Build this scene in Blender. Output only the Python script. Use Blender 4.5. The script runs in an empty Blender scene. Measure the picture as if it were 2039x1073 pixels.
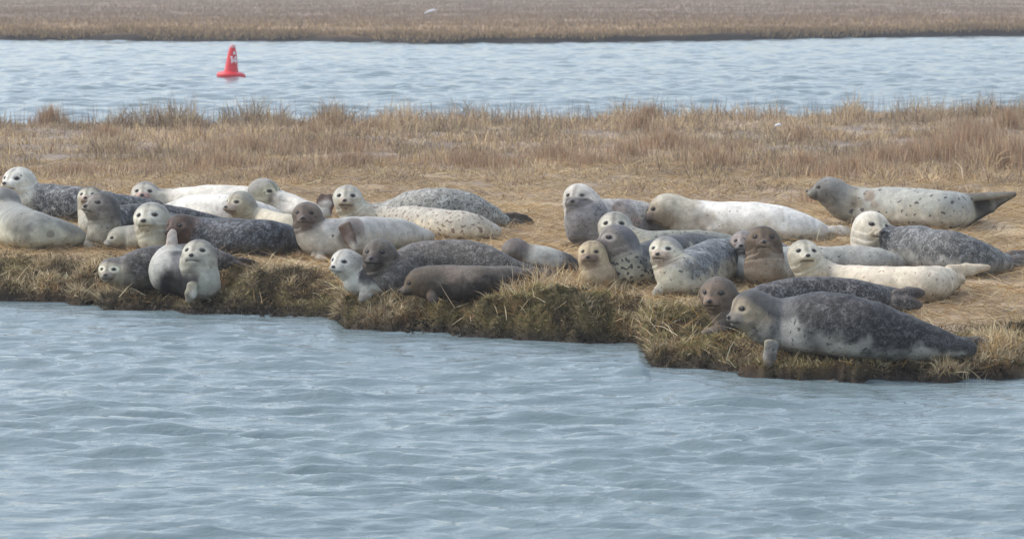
import bpy, math, numpy as np
from mathutils import Vector, Matrix

scene = bpy.context.scene
# ------------------------------------------------------------------ camera
CX, CY, F = 1019.5, 536.5, 6400.0        # photograph pixel centre and focal length in photo pixels
CAMH = 2.5
PITCH = math.atan(596.5 / F)
cam_d = bpy.data.cameras.new('camera')
cam = bpy.data.objects.new('camera', cam_d)
scene.collection.objects.link(cam)
scene.camera = cam
cam.location = (0, 0, CAMH)
cam.rotation_euler = (math.pi / 2 - PITCH, 0, 0)
cam_d.sensor_width = 36.0
cam_d.lens = 36.0 * F / 2039.0
cam_d.clip_start = 0.5
cam_d.clip_end = 9000
cam_d.dof.use_dof = True
cam_d.dof.focus_distance = 22.5
cam_d.dof.aperture_fstop = 7.0
# ------------------------------------------------------------------ sky and sun
SUN_EL, SUN_AZ = math.radians(50), math.radians(-76)    # azimuth from +Y (away from camera) towards +X
world = bpy.data.worlds.new('World')
scene.world = world
world.use_nodes = True
wn = world.node_tree
wn.nodes.clear()
sky = wn.nodes.new('ShaderNodeTexSky')
sky.sky_type = 'NISHITA'
sky.sun_disc = False
sky.sun_elevation = SUN_EL
sky.sun_rotation = SUN_AZ
sky.air_density = 1.3
sky.dust_density = 3.0
sky.ozone_density = 1.8
bg = wn.nodes.new('ShaderNodeBackground')
bg.inputs['Strength'].default_value = 0.15
wo = wn.nodes.new('ShaderNodeOutputWorld')
hs = wn.nodes.new('ShaderNodeHueSaturation')          # thin overcast greys the sky
hs.inputs['Saturation'].default_value = .62
hs.inputs['Value'].default_value = 1.08
wn.links.new(sky.outputs[0], hs.inputs['Color'])
wn.links.new(hs.outputs[0], bg.inputs[0])
wn.links.new(bg.outputs[0], wo.inputs[0])
sl = bpy.data.lights.new('sun', 'SUN')
sl.energy = 0.5
sl.angle = math.radians(30)
sl.color = (1.0, 0.95, 0.88)
sun = bpy.data.objects.new('sun', sl)
scene.collection.objects.link(sun)
sd = Vector((math.sin(SUN_AZ) * math.cos(SUN_EL), math.cos(SUN_AZ) * math.cos(SUN_EL), math.sin(SUN_EL)))
sun.rotation_euler = sd.to_track_quat('Z', 'Y').to_euler()
sun.location = sd * 60
scene.view_settings.view_transform = 'Standard'
scene.view_settings.look = 'None'
scene.view_settings.exposure = 0.88
scene.view_settings.gamma = 1.0

# ------------------------------------------------------------------ helpers
col = scene.collection
rng = np.random.default_rng(7)
def lin(c):
    c = np.asarray(c, float) / 255.0
    return np.where(c <= 0.04045, c / 12.92, ((c + 0.055) / 1.055) ** 2.4)

def ray(px, py):
    a = (np.asarray(px, float) - CX) / F
    b = -(np.asarray(py, float) - CY) / F
    cp, sp = math.cos(PITCH), math.sin(PITCH)
    dy = cp + b * sp
    dz = -sp + b * cp
    return a / dy, dz / dy               # x and z per metre of y
def at_z(px, py, z):
    kx, kz = ray(px, py)
    Y = (z - CAMH) / kz
    return kx * Y, Y
def at_y(px, py, Y):
    kx, kz = ray(px, py)
    return np.array([kx * Y, Y, CAMH + kz * Y])

TAB = np.random.default_rng(3).random((64, 64, 64))
def vnoise(p):
    """trilinear value noise, p (n,3) -> 0..1"""
    p = np.asarray(p, float)
    i = np.floor(p).astype(int)
    f = p - i
    f = f * f * (3 - 2 * f)
    r = 0
    for dx in (0, 1):
        wx = f[:, 0] if dx else 1 - f[:, 0]
        for dy in (0, 1):
            wy = f[:, 1] if dy else 1 - f[:, 1]
            for dz in (0, 1):
                wz = f[:, 2] if dz else 1 - f[:, 2]
                r = r + wx * wy * wz * TAB[(i[:, 0] + dx) & 63, (i[:, 1] + dy) & 63, (i[:, 2] + dz) & 63]
    return r
def fbm(p, oct=4):
    p = np.asarray(p, float)
    s = 0; a = 0.5; t = 0
    for k in range(oct):
        s = s + a * vnoise(p * 2 ** k + 17.3 * k); t += a; a *= 0.5
    return s / t
def n2(x, y, s, oct=3, seed=0.0):
    return fbm(np.stack([x * s + seed, y * s + seed * 1.7, np.full_like(x, seed * 3.1 + 0.5)], -1), oct)
def sstep(a, b, x):
    t = np.clip((x - a) / (b - a), 0, 1)
    return t * t * (3 - 2 * t)

def mesh_np(name, verts, quads=None, tris=None, smooth=True):
    me = bpy.data.meshes.new(name)
    verts = np.asarray(verts, np.float32)
    nq = 0 if quads is None else len(quads)
    nt = 0 if tris is None else len(tris)
    me.vertices.add(len(verts))
    me.vertices.foreach_set('co', verts.ravel())
    me.loops.add(nq * 4 + nt * 3)
    li = []
    if nq: li.append(np.asarray(quads, np.int32).ravel())
    if nt: li.append(np.asarray(tris, np.int32).ravel())
    me.loops.foreach_set('vertex_index', np.concatenate(li))
    me.polygons.add(nq + nt)
    starts = np.concatenate([np.arange(nq, dtype=np.int32) * 4, nq * 4 + np.arange(nt, dtype=np.int32) * 3])
    me.polygons.foreach_set('loop_start', starts)
    me.update(calc_edges=True)
    me.polygons.foreach_set('use_smooth', np.full(nq + nt, smooth, bool))
    return me
def add_attr(me, name, data, kind='FLOAT_COLOR'):
    a = me.attributes.new(name, kind, 'POINT')
    if kind == 'FLOAT_COLOR':
        d = np.ones((len(data), 4), np.float32); d[:, :data.shape[1]] = data
        a.data.foreach_set('color', d.ravel())
    else:
        a.data.foreach_set('value', np.asarray(data, np.float32).ravel())
def link(name, me, mat=None, parent=None, **props):
    o = bpy.data.objects.new(name, me)
    col.objects.link(o)
    if mat is not None: me.materials.append(mat)
    if parent is not None: o.parent = parent
    for k, v in props.items(): o[k] = v
    return o
def empty(name, loc, **props):
    o = bpy.data.objects.new(name, None)
    o.location = loc
    o.empty_display_size = 0.1
    col.objects.link(o)
    for k, v in props.items(): o[k] = v
    return o

class NT:
    """tiny node-tree writer"""
    def __init__(s, name):
        s.m = bpy.data.materials.new(name); s.m.use_nodes = True
        s.t = s.m.node_tree; s.t.nodes.clear()
        s.out = s.n('ShaderNodeOutputMaterial')
        s.b = s.n('ShaderNodeBsdfPrincipled')
        s.t.links.new(s.b.outputs[0], s.out.inputs[0])
    def n(s, t, **kw):
        nd = s.t.nodes.new(t)
        for k, v in kw.items(): setattr(nd, k, v)
        return nd
    def l(s, a, b): s.t.links.new(a, b)
    def math(s, op, a, b=None, clamp=False):
        nd = s.n('ShaderNodeMath', operation=op, use_clamp=clamp)
        for i, v in enumerate((a, b)):
            if v is None: continue
            if isinstance(v, (int, float)): nd.inputs[i].default_value = v
            else: s.l(v, nd.inputs[i])
        return nd.outputs[0]
    def mix(s, f, a, b, blend='MIX'):
        nd = s.n('ShaderNodeMix', data_type='RGBA', blend_type=blend)
        for i, v in ((0, f), (6, a), (7, b)):
            if isinstance(v, (int, float)): nd.inputs[i].default_value = v
            elif isinstance(v, (tuple, list, np.ndarray)): nd.inputs[i].default_value = tuple(v) + (1,) if len(v) == 3 else tuple(v)
            else: s.l(v, nd.inputs[i])
        return nd.outputs[2]
    def noise(s, vec, scale, detail=3, rough=0.55, dist=0.0):
        nd = s.n('ShaderNodeTexNoise')
        nd.inputs['Scale'].default_value = scale; nd.inputs['Detail'].default_value = detail
        nd.inputs['Roughness'].default_value = rough; nd.inputs['Distortion'].default_value = dist
        if vec is not None: s.l(vec, nd.inputs['Vector'])
        return nd
    def ramp(s, v, a, b):
        nd = s.n('ShaderNodeMapRange', interpolation_type='SMOOTHSTEP')
        s.l(v, nd.inputs[0]); nd.inputs[1].default_value = a; nd.inputs[2].default_value = b
        return nd.outputs[0]
    def attr(s, name):
        return s.n('ShaderNodeAttribute', attribute_name=name)
    def objco(s):
        return s.n('ShaderNodeTexCoord').outputs['Object']
    def mapping(s, vec, scale):
        nd = s.n('ShaderNodeMapping'); nd.inputs['Scale'].default_value = scale
        s.l(vec, nd.inputs[0]); return nd.outputs[0]
    def bump(s, h, strength, dist):
        nd = s.n('ShaderNodeBump'); nd.inputs['Strength'].default_value = strength
        nd.inputs['Distance'].default_value = dist
        s.l(h, nd.inputs['Height']); s.l(nd.outputs[0], s.b.inputs['Normal'])
    def set(s, **kw):
        for k, v in kw.items():
            s.b.inputs[k.replace('_', ' ')].default_value = v

# ------------------------------------------------------------------ ground profile of the island
# photo column : six (row, height) knots from the waterline inland
PROF = [
 (-900, [(600,0),(580,.07),(560,.14),(535,.22),(510,.285),(490,.30)]),
 (   0, [(600,0),(580,.07),(560,.14),(535,.22),(510,.285),(490,.30)]),
 ( 120, [(604,0),(585,.07),(562,.14),(535,.22),(510,.285),(490,.30)]),
 ( 190, [(610,0),(592,.06),(570,.12),(545,.20),(512,.285),(490,.30)]),
 ( 212, [(622,0),(604,.05),(585,.085),(562,.14),(520,.28),(495,.30)]),
 ( 330, [(625,0),(608,.05),(588,.085),(565,.14),(522,.28),(495,.30)]),
 ( 420, [(630,0),(613,.045),(592,.09),(568,.16),(530,.28),(500,.30)]),
 ( 560, [(632,0),(614,.05),(594,.10),(572,.17),(545,.26),(515,.30)]),
 ( 655, [(634,0),(616,.05),(596,.10),(576,.17),(550,.25),(515,.30)]),
 ( 685, [(655,0),(640,.04),(620,.10),(600,.16),(570,.22),(520,.30)]),
 ( 760, [(662,0),(645,.05),(625,.11),(602,.17),(570,.22),(520,.30)]),
 ( 900, [(670,0),(650,.055),(630,.11),(605,.17),(570,.23),(520,.30)]),
 (1040, [(680,0),(658,.07),(630,.15),(597,.25),(560,.29),(520,.30)]),
 (1180, [(686,0),(662,.07),(632,.16),(595,.26),(560,.29),(520,.30)]),
 (1272, [(688,0),(664,.07),(634,.16),(597,.26),(560,.29),(520,.30)]),
 (1296, [(733,0),(712,.05),(690,.10),(667,.12),(614,.26),(545,.30)]),
 (1400, [(738,0),(716,.06),(684,.12),(664,.13),(612,.26),(545,.30)]),
 (1520, [(757,0),(736,.07),(706,.12),(672,.15),(610,.25),(560,.30)]),
 (1700, [(764,0),(741,.07),(713,.13),(680,.16),(610,.25),(560,.30)]),
 (1900, [(763,0),(740,.07),(712,.13),(678,.17),(610,.26),(560,.30)]),
 (2039, [(754,0),(727,.08),(694,.16),(662,.2),(610,.27),(560,.30)]),
 (2900, [(750,0),(725,.08),(690,.17),(662,.2),(610,.27),(560,.30)])]
PU = np.array([(c - CX) / F for c, _ in PROF]) * 1.004
PY = np.zeros((len(PROF), 6)); PZ = np.zeros((len(PROF), 6))
for i, (c, kn) in enumerate(PROF):
    for k, (r_, z_) in enumerate(kn):
        PY[i, k] = at_z(c, r_, z_)[1]; PZ[i, k] = z_
        if k and PY[i, k] < PY[i, k-1] + 0.03: PY[i, k] = PY[i, k-1] + 0.03
FY3 = PY[:, 3].copy()
for i, (c, _) in enumerate(PROF):
    if 1290 < c < 1450: FY3[i] = PY[i, 4] - .15
def shore_far(u):
    return np.interp(u, [-.5, -.17, -.09, 0, .05, .12, .2, .5], [43.5, 45.2, 46.2, 46.6, 47.2, 48.6, 50.5, 54])
def zg(x, y, wob=0.0):
    """height of the island above the water, negative in front of the shore. wob shifts the shore line"""
    x = np.atleast_1d(np.asarray(x, float)); y = np.atleast_1d(np.asarray(y, float)) + wob
    u = x / np.maximum(y, 1)
    ky = [np.interp(u, PU, PY[:, k]) for k in range(6)]
    kz = [np.interp(u, PU, PZ[:, k]) for k in range(6)]
    z = np.where(y < ky[0], np.maximum((y - ky[0]) * 1.2, -0.35), 0)
    for k in range(5):
        t = (y - ky[k]) / (ky[k+1] - ky[k])
        z = np.where((t >= 0) & (t < 1), kz[k] + (kz[k+1] - kz[k]) * t, z)
    z = np.where(y >= ky[5], kz[5], z)
    fe = shore_far(u) - y
    return np.where(fe < 0.25, np.maximum(np.minimum(z, 0.3 * fe / 0.25), -0.35), z)
def face_mask(x, y):
    u = x / np.maximum(y, 1)
    y0 = np.interp(u, PU, PY[:, 0]); y3 = np.interp(u, PU, FY3)
    return sstep(0, 0.08, y - y0 + .08) * (1 - sstep(0.0, 0.55, y - y3))
def zrough(x, y):
    """profile plus lumps and clods"""
    fm0 = face_mask(x, y)
    wob = (n2(x, y, 3.2, 3, 2.0) - .5) * 0.20 * fm0 + (n2(x, y, 8, 3, 5.0) - .5) * 0.28 * fm0
    z = zg(x, y, wob)
    lump = (n2(x, y, 6.0, 3, 9.0) - .5)
    fine = (n2(x, y, 26.0, 2, 4.0) - .5)
    amp = 0.018 + 0.17 * fm0 * sstep(-.02, .05, z)
    z = z + lump * amp + fine * (0.012 + 0.035 * fm0)
    far = sstep(28, 33, y)
    z = z + far * (n2(x, y, 1.1, 3, 12.0) - .45) * 0.16 * sstep(0, .2, z)
    # straw mound in the middle foreground
    mx, my = at_z(1085, 585, .3)
    z = z + 0.06 * np.exp(-(((x - mx) / .42) ** 2 + ((y - my) / .5) ** 2))
    return z
def ground_hit(px, py):
    kx, kz = ray(px, py)
    Y = np.arange(18.5, 50, 0.01)
    d = CAMH + kz * Y - zg(kx * Y, Y)
    i = np.argmax(d < 0)
    return Y[i] if d[i] < 0 else at_z(px, py, .3)[1]

# ------------------------------------------------------------------ implicit surface to mesh (surface nets)
def surface_nets(f, org, h):
    s = f < 0
    c = [(i, j, k) for i in (0, 1) for j in (0, 1) for k in (0, 1)]
    nx, ny, nz = np.array(f.shape) - 1
    cnt = np.zeros((nx, ny, nz), np.int8)
    for i, j, k in c: cnt += s[i:nx+i, j:ny+j, k:nz+k]
    act = (cnt > 0) & (cnt < 8)
    idx = np.full((nx, ny, nz), -1, np.int32)
    ci = np.argwhere(act)
    idx[act] = np.arange(len(ci))
    acc = np.zeros((len(ci), 3)); num = np.zeros(len(ci))
    V = {q: f[ci[:, 0] + q[0], ci[:, 1] + q[1], ci[:, 2] + q[2]] for q in c}
    for a in c:
        for ax in range(3):
            if a[ax]: continue
            b = list(a); b[ax] = 1; b = tuple(b)
            va, vb = V[a], V[b]
            m = (va < 0) != (vb < 0)
            t = np.where(m, va / np.where(m, va - vb, 1), 0)
            p = np.tile(np.array(a, float), (len(ci), 1)); p[:, ax] = t
            acc += p * m[:, None]; num += m
    verts = (ci + acc / num[:, None]) * h + org
    quads = []
    for ax in range(3):
        o1, o2 = [(1, 2), (2, 0), (0, 1)][ax]
        sl0 = [slice(1, -1)] * 3; sl0[ax] = slice(0, -1)
        sl1 = [slice(1, -1)] * 3; sl1[ax] = slice(1, None)
        A, B = s[tuple(sl0)], s[tuple(sl1)]
        for flip, mm in ((False, A & ~B), (True, ~A & B)):
            e = np.argwhere(mm)
            if not len(e): continue
            off = np.array([1, 1, 1]); off[ax] = 0
            e = e + off
            d1 = np.zeros(3, int); d1[o1] = 1
            d2 = np.zeros(3, int); d2[o2] = 1
            q = [e - d1 - d2, e - d2, e, e - d1]
            q = np.stack([idx[p[:, 0], p[:, 1], p[:, 2]] for p in q], -1)
            quads.append(q[:, ::-1] if flip else q)
    return verts, np.concatenate(quads)

def rot_head(yaw, pitch, roll):
    """columns: forward, left, up. yaw 0 looks at the camera, positive turns to image right"""
    y, p, r = (math.radians(a) for a in (yaw, pitch, roll))
    fwd = np.array([math.sin(y) * math.cos(p), -math.cos(y) * math.cos(p), math.sin(p)])
    side = np.cross([0, 0, 1.0], fwd); side /= np.linalg.norm(side)
    up = np.cross(fwd, side)
    s2 = side * math.cos(r) + up * math.sin(r)
    u2 = np.cross(fwd, s2)
    return np.stack([fwd, s2, u2], 1)

HEAD = [  # centre, radii in units of half head width ; forward, left, up
 ((-.05, 0, .06), (1.12, 1.0, .92)),
 ((.20, 0, -.28), (.90, .88, .68)),
 ((.50, 0, -.04), (.66, .66, .58)),
 ((.86, 0, -.26), (.58, .54, .42)),
 ((1.15, .22, -.34), (.34, .31, .28)),
 ((1.15, -.22, -.34), (.34, .31, .28)),
 ((1.31, 0, -.15), (.22, .18, .16)),
 ((.98, 0, -.60), (.34, .30, .18)),
 ((.50, .38, .40), (.30, .26, .20)),
 ((.50, -.38, .40), (.30, .26, .20))]
def ell(p, c, r):
    q = (p - c) / r
    k0 = np.sqrt((q * q).sum(-1)); k1 = np.sqrt(((q / r) ** 2).sum(-1)) + 1e-9
    return k0 * (k0 - 1) / k1
def smin(a, b, k):
    h = np.maximum(k - np.abs(a - b), 0) / k
    return np.minimum(a, b) - h * h * k * .25
def head_field(p):
    d = None
    for c, r in HEAD:
        e = ell(p, np.array(c), np.array(r))
        d = e if d is None else smin(d, e, .16)
    return d
_t = np.linspace(2.0, 0, 400)
def head_surface(direction, frm=(0.1, 0, 0.1)):
    dd = np.array(direction, float); dd /= np.linalg.norm(dd)
    P = np.array(frm) + _t[:, None] * dd
    f = head_field(P)
    i = np.argmax(f < 0)
    return P[i]
EYE = [head_surface((.74, s * .46, .12), (0.05, 0, 0.12)) for s in (1, -1)]
NOSE = head_surface((1, 0, -.19))

def catmull(P, n):
    P = np.array(P, float)
    Q = np.vstack([2 * P[0] - P[1], P, 2 * P[-1] - P[-2]])
    out = []
    for i in range(1, len(Q) - 2):
        a, b, c, d = Q[i-1], Q[i], Q[i+1], Q[i+2]
        for t in np.arange(n) / n:
            out.append(.5 * (2*b + (c-a)*t + (2*a-5*b+4*c-d)*t*t + (3*b-a-3*c+d)*t**3))
    out.append(P[-1])
    return np.array(out)

def uv_ball(r, seg=12, rings=8, scale=(1, 1, 1)):
    vs = [(0, 0, r)]
    for i in range(1, rings):
        a = math.pi * i / rings
        for j in range(seg):
            b = 2 * math.pi * j / seg
            vs.append((r*math.sin(a)*math.cos(b), r*math.sin(a)*math.sin(b), r*math.cos(a)))
    vs.append((0, 0, -r))
    qs, ts = [], []
    for j in range(seg):
        ts.append((0, 1 + j, 1 + (j+1) % seg))
        ts.append((len(vs)-1, 1 + (rings-2)*seg + (j+1) % seg, 1 + (rings-2)*seg + j))
        for i in range(rings - 2):
            a = 1 + i*seg + j; b = 1 + i*seg + (j+1) % seg
            qs.append((a, a+seg, b+seg, b))
    return np.array(vs) * np.array(scale), qs, ts

# ------------------------------------------------------------------ materials of seals
def coat_material(name, spotc, fleckc, spot_scale=22, fleck_scale=80):
    n = NT(name)
    co = n.objco()
    coat = n.attr('coat').outputs['Color']
    mk = n.n('ShaderNodeSeparateColor'); n.l(n.attr('mark').outputs['Color'], mk.inputs[0])
    wob = n.noise(co, 14, 2)
    vadd = n.n('ShaderNodeVectorMath', operation='MULTIPLY_ADD')
    n.l(wob.outputs['Color'], vadd.inputs[0]); vadd.inputs[1].default_value = (.05, .05, .05); n.l(co, vadd.inputs[2])
    # pale flecks and streaky mottling
    f1 = n.noise(vadd.outputs[0], fleck_scale, 4, .7)
    f2 = n.noise(vadd.outputs[0], fleck_scale * .28, 3, .6)
    fsum = n.math('ADD', n.math('MULTIPLY', f1.outputs[0], .62), n.math('MULTIPLY', f2.outputs[0], .38))
    fl = n.math('MULTIPLY', n.ramp(fsum, .44, .66), mk.outputs[1], True)
    c = n.mix(fl, coat, tuple(lin(fleckc)))
    # dark blotches
    vo = n.noise(n.mapping(vadd.outputs[0], (1, 1, 1.25)), spot_scale * 1.6, 1.2, .4)
    thr = n.math('SUBTRACT', .745, n.math('MULTIPLY', mk.outputs[0], .125))
    sp = n.math('SUBTRACT', vo.outputs[0], thr)
    has = n.math('GREATER_THAN', mk.outputs[0], .02)
    spm = n.math('MULTIPLY', n.math('MULTIPLY', n.ramp(sp, -.01, .035), .85), has)
    c = n.mix(spm, c, tuple(lin(spotc)))
    # light and dark drift of the fur
    g = n.noise(vadd.outputs[0], 11, 5, .68)
    gm = n.n('ShaderNodeMapRange'); n.l(g.outputs[0], gm.inputs[0])
    gm.inputs[1].default_value = .3; gm.inputs[2].default_value = .7
    gm.inputs[3].default_value = .74; gm.inputs[4].default_value = 1.2
    gc = n.n('ShaderNodeCombineColor')
    for i in range(3): n.l(gm.outputs[0], gc.inputs[i])
    c = n.mix(1.0, c, gc.outputs[0], 'MULTIPLY')
    g3 = n.noise(co, 150, 2, .6)
    gm3 = n.n('ShaderNodeMapRange'); n.l(g3.outputs[0], gm3.inputs[0])
    gm3.inputs[1].default_value = .3; gm3.inputs[2].default_value = .7
    gm3.inputs[3].default_value = .80; gm3.inputs[4].default_value = 1.18
    gc3 = n.n('ShaderNodeCombineColor')
    for i in range(3): n.l(gm3.outputs[0], gc3.inputs[i])
    c = n.mix(1.0, c, gc3.outputs[0], 'MULTIPLY')
    n.l(c, n.b.inputs['Base Color'])
    n.set(Roughness=.5, Specular_IOR_Level=.18)
    fur = n.noise(n.mapping(co, (1, 1, 1)), 160, 3, .7)
    n.bump(n.math('ADD', fur.outputs[0], n.math('MULTIPLY', g.outputs[0], 2.0)), .5, .008)
    return n.m
m = NT('eye_gloss'); m.set(Base_Color=(.012, .009, .010, 1), Roughness=.12); EYE_M = m.m
m = NT('nose_skin'); m.set(Base_Color=(.03, .024, .026, 1), Roughness=.35); NOSE_M = m.m

FOOT = []          # footprints (x, y, r) for keeping tall grass out of the seals

def flipper_chains(base, tip, w0, w1, th, spreadv, n=5, curl=None):
    """five tapering digits side by side, joined by a thin web"""
    base, tip = np.array(base), np.array(tip); tip = base + (tip - base) * 1.07
    out = []
    L = np.linalg.norm(tip - base)
    for i in range(n):
        s = (i / (n - 1) - .5) * 2
        ln = 1 - .16 * abs(s) ** 1.5 - (.10 * (s + 1) / 2)
        a = base + spreadv * s * w0 * .5
        b = base + (tip - base) * .55 * ln + spreadv * s * (w0 * .3 + w1 * .3)
        c = base + (tip - base) * ln + spreadv * s * w1 * .5
        if curl is not None: c = c + np.array(curl) * L
        out.append((a, b, th, th * .8)); out.append((b, c, th * .8, th * .55))
    return out

def make_seal(idx, sp):
    label = sp['label']; H = .0070
    ground_pts = [p for p in sp['pts'] if len(p) == 3]
    g0 = ground_pts[0]
    Y0 = ground_hit(g0[0], g0[1] + g0[2]) + sp.get('dY', 0)
    P = []
    spc = F / Y0
    hx, hy, hR, yaw, pitch, roll = sp['head'][:6]
    hdy = sp['head'][6] if len(sp['head']) > 6 else 0.0
    hc = at_y(hx, hy, Y0 + hdy)
    R = hR * (Y0 + hdy) / F
    P.append([*(hc + np.array([0, .12 * R, 0])), R * .93])
    for p in sp['pts']:
        if len(p) == 3:
            Yp = Y0 if p is g0 else ground_hit(p[0], p[1] + p[2]) + sp.get('dY', 0)
        else: Yp = Y0 + p[3]
        P.append([*at_y(p[0], p[1], Yp), p[2] * Yp / F])
    P[1][3] *= 1.07
    S = catmull(P, 7)
    S[:, 3] = np.maximum(S[:, 3], .012)
    HM = rot_head(yaw, pitch, roll)
    hr_ = np.random.default_rng(100 + idx)
    SC = np.array([1.06, .98, .94]) + hr_.uniform(-1, 1, 3) * np.array([.09, .03, .05])
    # flippers
    chains = []
    def P3(px, py, dy): return at_y(px, py, Y0 + dy)
    fl_caps = []; fl_cols = []
    for f in sp.get('fl', []):
        b = P3(*f[0]); t = P3(*f[1])
        d = t - b; d /= np.linalg.norm(d)
        mode = f[4] if len(f) > 4 else 'v'
        if mode == 'v': sv = np.cross(d, [0, 1, 0])
        elif mode == 'g': sv = np.cross(d, [0, 0, 1])
        else:
            sv = np.cross(d, [0, 1, 0]) * .7 + np.cross(d, [0, 0, 1]) * .7
        sv /= max(np.linalg.norm(sv), 1e-6)
        w0, w1 = f[2] / spc, f[3] / spc
        nd_ = max(5, int(w0 * .8 / .022))
        for c in flipper_chains(b, t, w0 * .8, w1 * .85, .0145, sv, nd_): fl_caps.append(c); fl_cols.append(None if len(f) < 6 else lin(f[5]))
    allp = [S[:, :3] - S[:, 3:], S[:, :3] + S[:, 3:], (hc - HM[:, 0] * .6 * R - 1.25 * R)[None], (hc + HM[:, 0] * 1.0 * R + 1.05 * R)[None], (hc + HM[:, 0] * 1.0 * R - 1.05 * R)[None], (hc + 1.3 * R)[None]]
    for a, b, r0, r1 in fl_caps: allp += [np.minimum(a, b)[None] - .03, np.maximum(a, b)[None] + .03]
    allp = np.vstack(allp)
    lo = allp.min(0) - 3 * H; hi = allp.max(0) + 3 * H
    lo = np.floor(lo / H) * H
    dim = np.ceil((hi - lo) / H).astype(int) + 1
    f = np.full(dim, .5, np.float32)
    axv = [lo[i] + H * np.arange(dim[i]) for i in range(3)]
    def sub(mn, mx):
        s = [slice(max(int((mn[i] - lo[i]) / H), 0), min(int((mx[i] - lo[i]) / H) + 2, dim[i])) for i in range(3)]
        g = np.stack(np.meshgrid(*[axv[i][s[i]] for i in range(3)], indexing='ij'), -1)
        return tuple(s), g
    def cap(a, b, r0, r1, k, wide=1.0):
        m = max(r0, r1) * max(1, wide) + k + .015
        s, g = sub(np.minimum(a, b) - m, np.maximum(a, b) + m)
        ab = b - a; L2 = max((ab * ab).sum(), 1e-9)
        t = np.clip(((g - a) @ ab) / L2, 0, 1)
        d = np.sqrt((((g - a) - t[..., None] * ab) ** 2).sum(-1)) - (r0 + (r1 - r0) * t)
        f[s] = np.minimum(f[s], d) if k == 0 else smin(f[s], d, k)
    for i in range(len(S) - 1): cap(S[i, :3], S[i+1, :3], S[i, 3], S[i+1, 3], 0.0 if i % 7 else .0)
    # head
    m_ = 2.1 * R
    s, g = sub(hc - m_, hc + m_)
    q = ((g - hc) @ HM) / R / SC
    hf = head_field(q) * R
    f[s] = smin(f[s], hf, .6 * R)
    ed = np.minimum(np.sqrt(((q - EYE[0]) ** 2).sum(-1)), np.sqrt(((q - EYE[1]) ** 2).sum(-1)))
    ff = f[s] + .085 * R * np.exp(-(ed / .23) ** 2)
    dq = np.sqrt((q ** 2).sum(-1))
    # mouth slit
    mz = -.50 - .05 * np.abs(q[..., 1])
    ff = ff + .06 * R * np.exp(-((q[..., 2] - mz) / .05) ** 2) * sstep(.78, .92, q[..., 0]) * (1 - sstep(.34, .44, np.abs(q[..., 1])))
    fo = sp.get('fold', .45)
    if fo:
        low = sstep(.15, -.3, q[..., 2]) * sstep(-.5, .1, q[..., 0])
        for rr, a in ((1.12, .13), (1.36, .10), (1.62, .06)):
            ff = ff + a * fo * R * np.exp(-((dq - rr) / .06) ** 2) * low
    f[s] = ff
    nb = len(fl_caps)
    for a, b, r0, r1 in fl_caps: cap(a, b, r0, r1, .03)
    verts, quads = surface_nets(f, lo, H)
    # relax a little
    nv = len(verts)
    for it in range(2):
        acc = np.zeros((nv, 3)); cnt = np.zeros(nv)
        for a in range(4):
            for b in ((a + 1) % 4,):
                np.add.at(acc, quads[:, a], verts[quads[:, b]]); np.add.at(cnt, quads[:, a], 1)
                np.add.at(acc, quads[:, b], verts[quads[:, a]]); np.add.at(cnt, quads[:, b], 1)
        verts = verts + .5 * (acc / cnt[:, None] - verts)
    # ---------- coat painted per vertex (patches fixed to the animal)
    cols = {k: lin(v) for k, v in sp['c'].items()}
    back = cols['back']; belly = cols['belly']
    face = cols.get('face', belly); capc = cols.get('cap', back); muz = cols.get('muz', face)
    flc = cols.get('fl', back * .6); ring = sp.get('ring', .35)
    # nearest spine sample
    SP = S[:, :3]
    best = np.full(nv, 1e9); bi = np.zeros(nv, int)
    for i in range(len(S)):
        d = ((verts - SP[i]) ** 2).sum(-1) / S[i, 3] ** 1.0
        m2 = d < best; best[m2] = d[m2]; bi[m2] = i
    T = np.gradient(SP, axis=0); T /= np.linalg.norm(T, axis=1)[:, None]
    Fh = HM[:, 0] * np.array([1, 1, 0]); Fh /= np.linalg.norm(Fh) + 1e-6
    vert = np.abs(T[:, 2])
    D = np.array([0, 0, 1.0])[None] * (1 - vert)[:, None] - Fh[None] * (vert ** 1.5)[:, None]
    if 'dors' in sp:
        D = D + np.array(sp['dors'])[None]
    D = D - (D * T).sum(1)[:, None] * T; D /= np.linalg.norm(D, axis=1)[:, None] + 1e-6
    rad = verts - SP[bi]; rad = rad - (rad * T[bi]).sum(1)[:, None] * T[bi]
    rad /= np.linalg.norm(rad, axis=1)[:, None] + 1e-6
    away = sstep(1.1, 1.6, np.sqrt(((verts - hc) ** 2).sum(1)) / R)
    verts = verts + rad * ((fbm(verts * 5 + idx, 3) - .5) * .038 * away * sstep(.04, .1, S[bi, 3]))[:, None]
    hgz = verts[:, 2] - zg(verts[:, 0], verts[:, 1])
    hr = rad * np.array([1, 1, 0])
    verts = verts + hr * (sstep(.17, .03, hgz) * S[bi, 3] * .16 * away)[:, None]
    dor = (rad * D[bi]).sum(1)
    ns = fbm(verts * 9 + idx * 3.3, 4); ns2 = fbm(verts * 22 + idx * 5.1, 3)
    lev = sp.get('level', 0.0)
    w = sstep(lev - .35, lev + .35, dor + (ns - .5) * 1.6 + (ns2 - .5) * .5)[:, None]
    coat = belly * (1 - w) + back * w
    slen = bi / (len(S) - 1.0)
    if 'chest' in cols:     # pale or coloured neck and breast
        e = sp.get('chest_end', .25)
        cw = ((1 - sstep(e - .08, e + .08, slen + (ns - .5) * .12)) * .9)[:, None]
        coat = coat * (1 - cw) + cols['chest'] * cw
    if 'rump' in cols:
        rw = sstep(.6, .8, slen + (ns - .5) * .15)[:, None]
        coat = coat * (1 - rw) + cols['rump'] * rw
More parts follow.
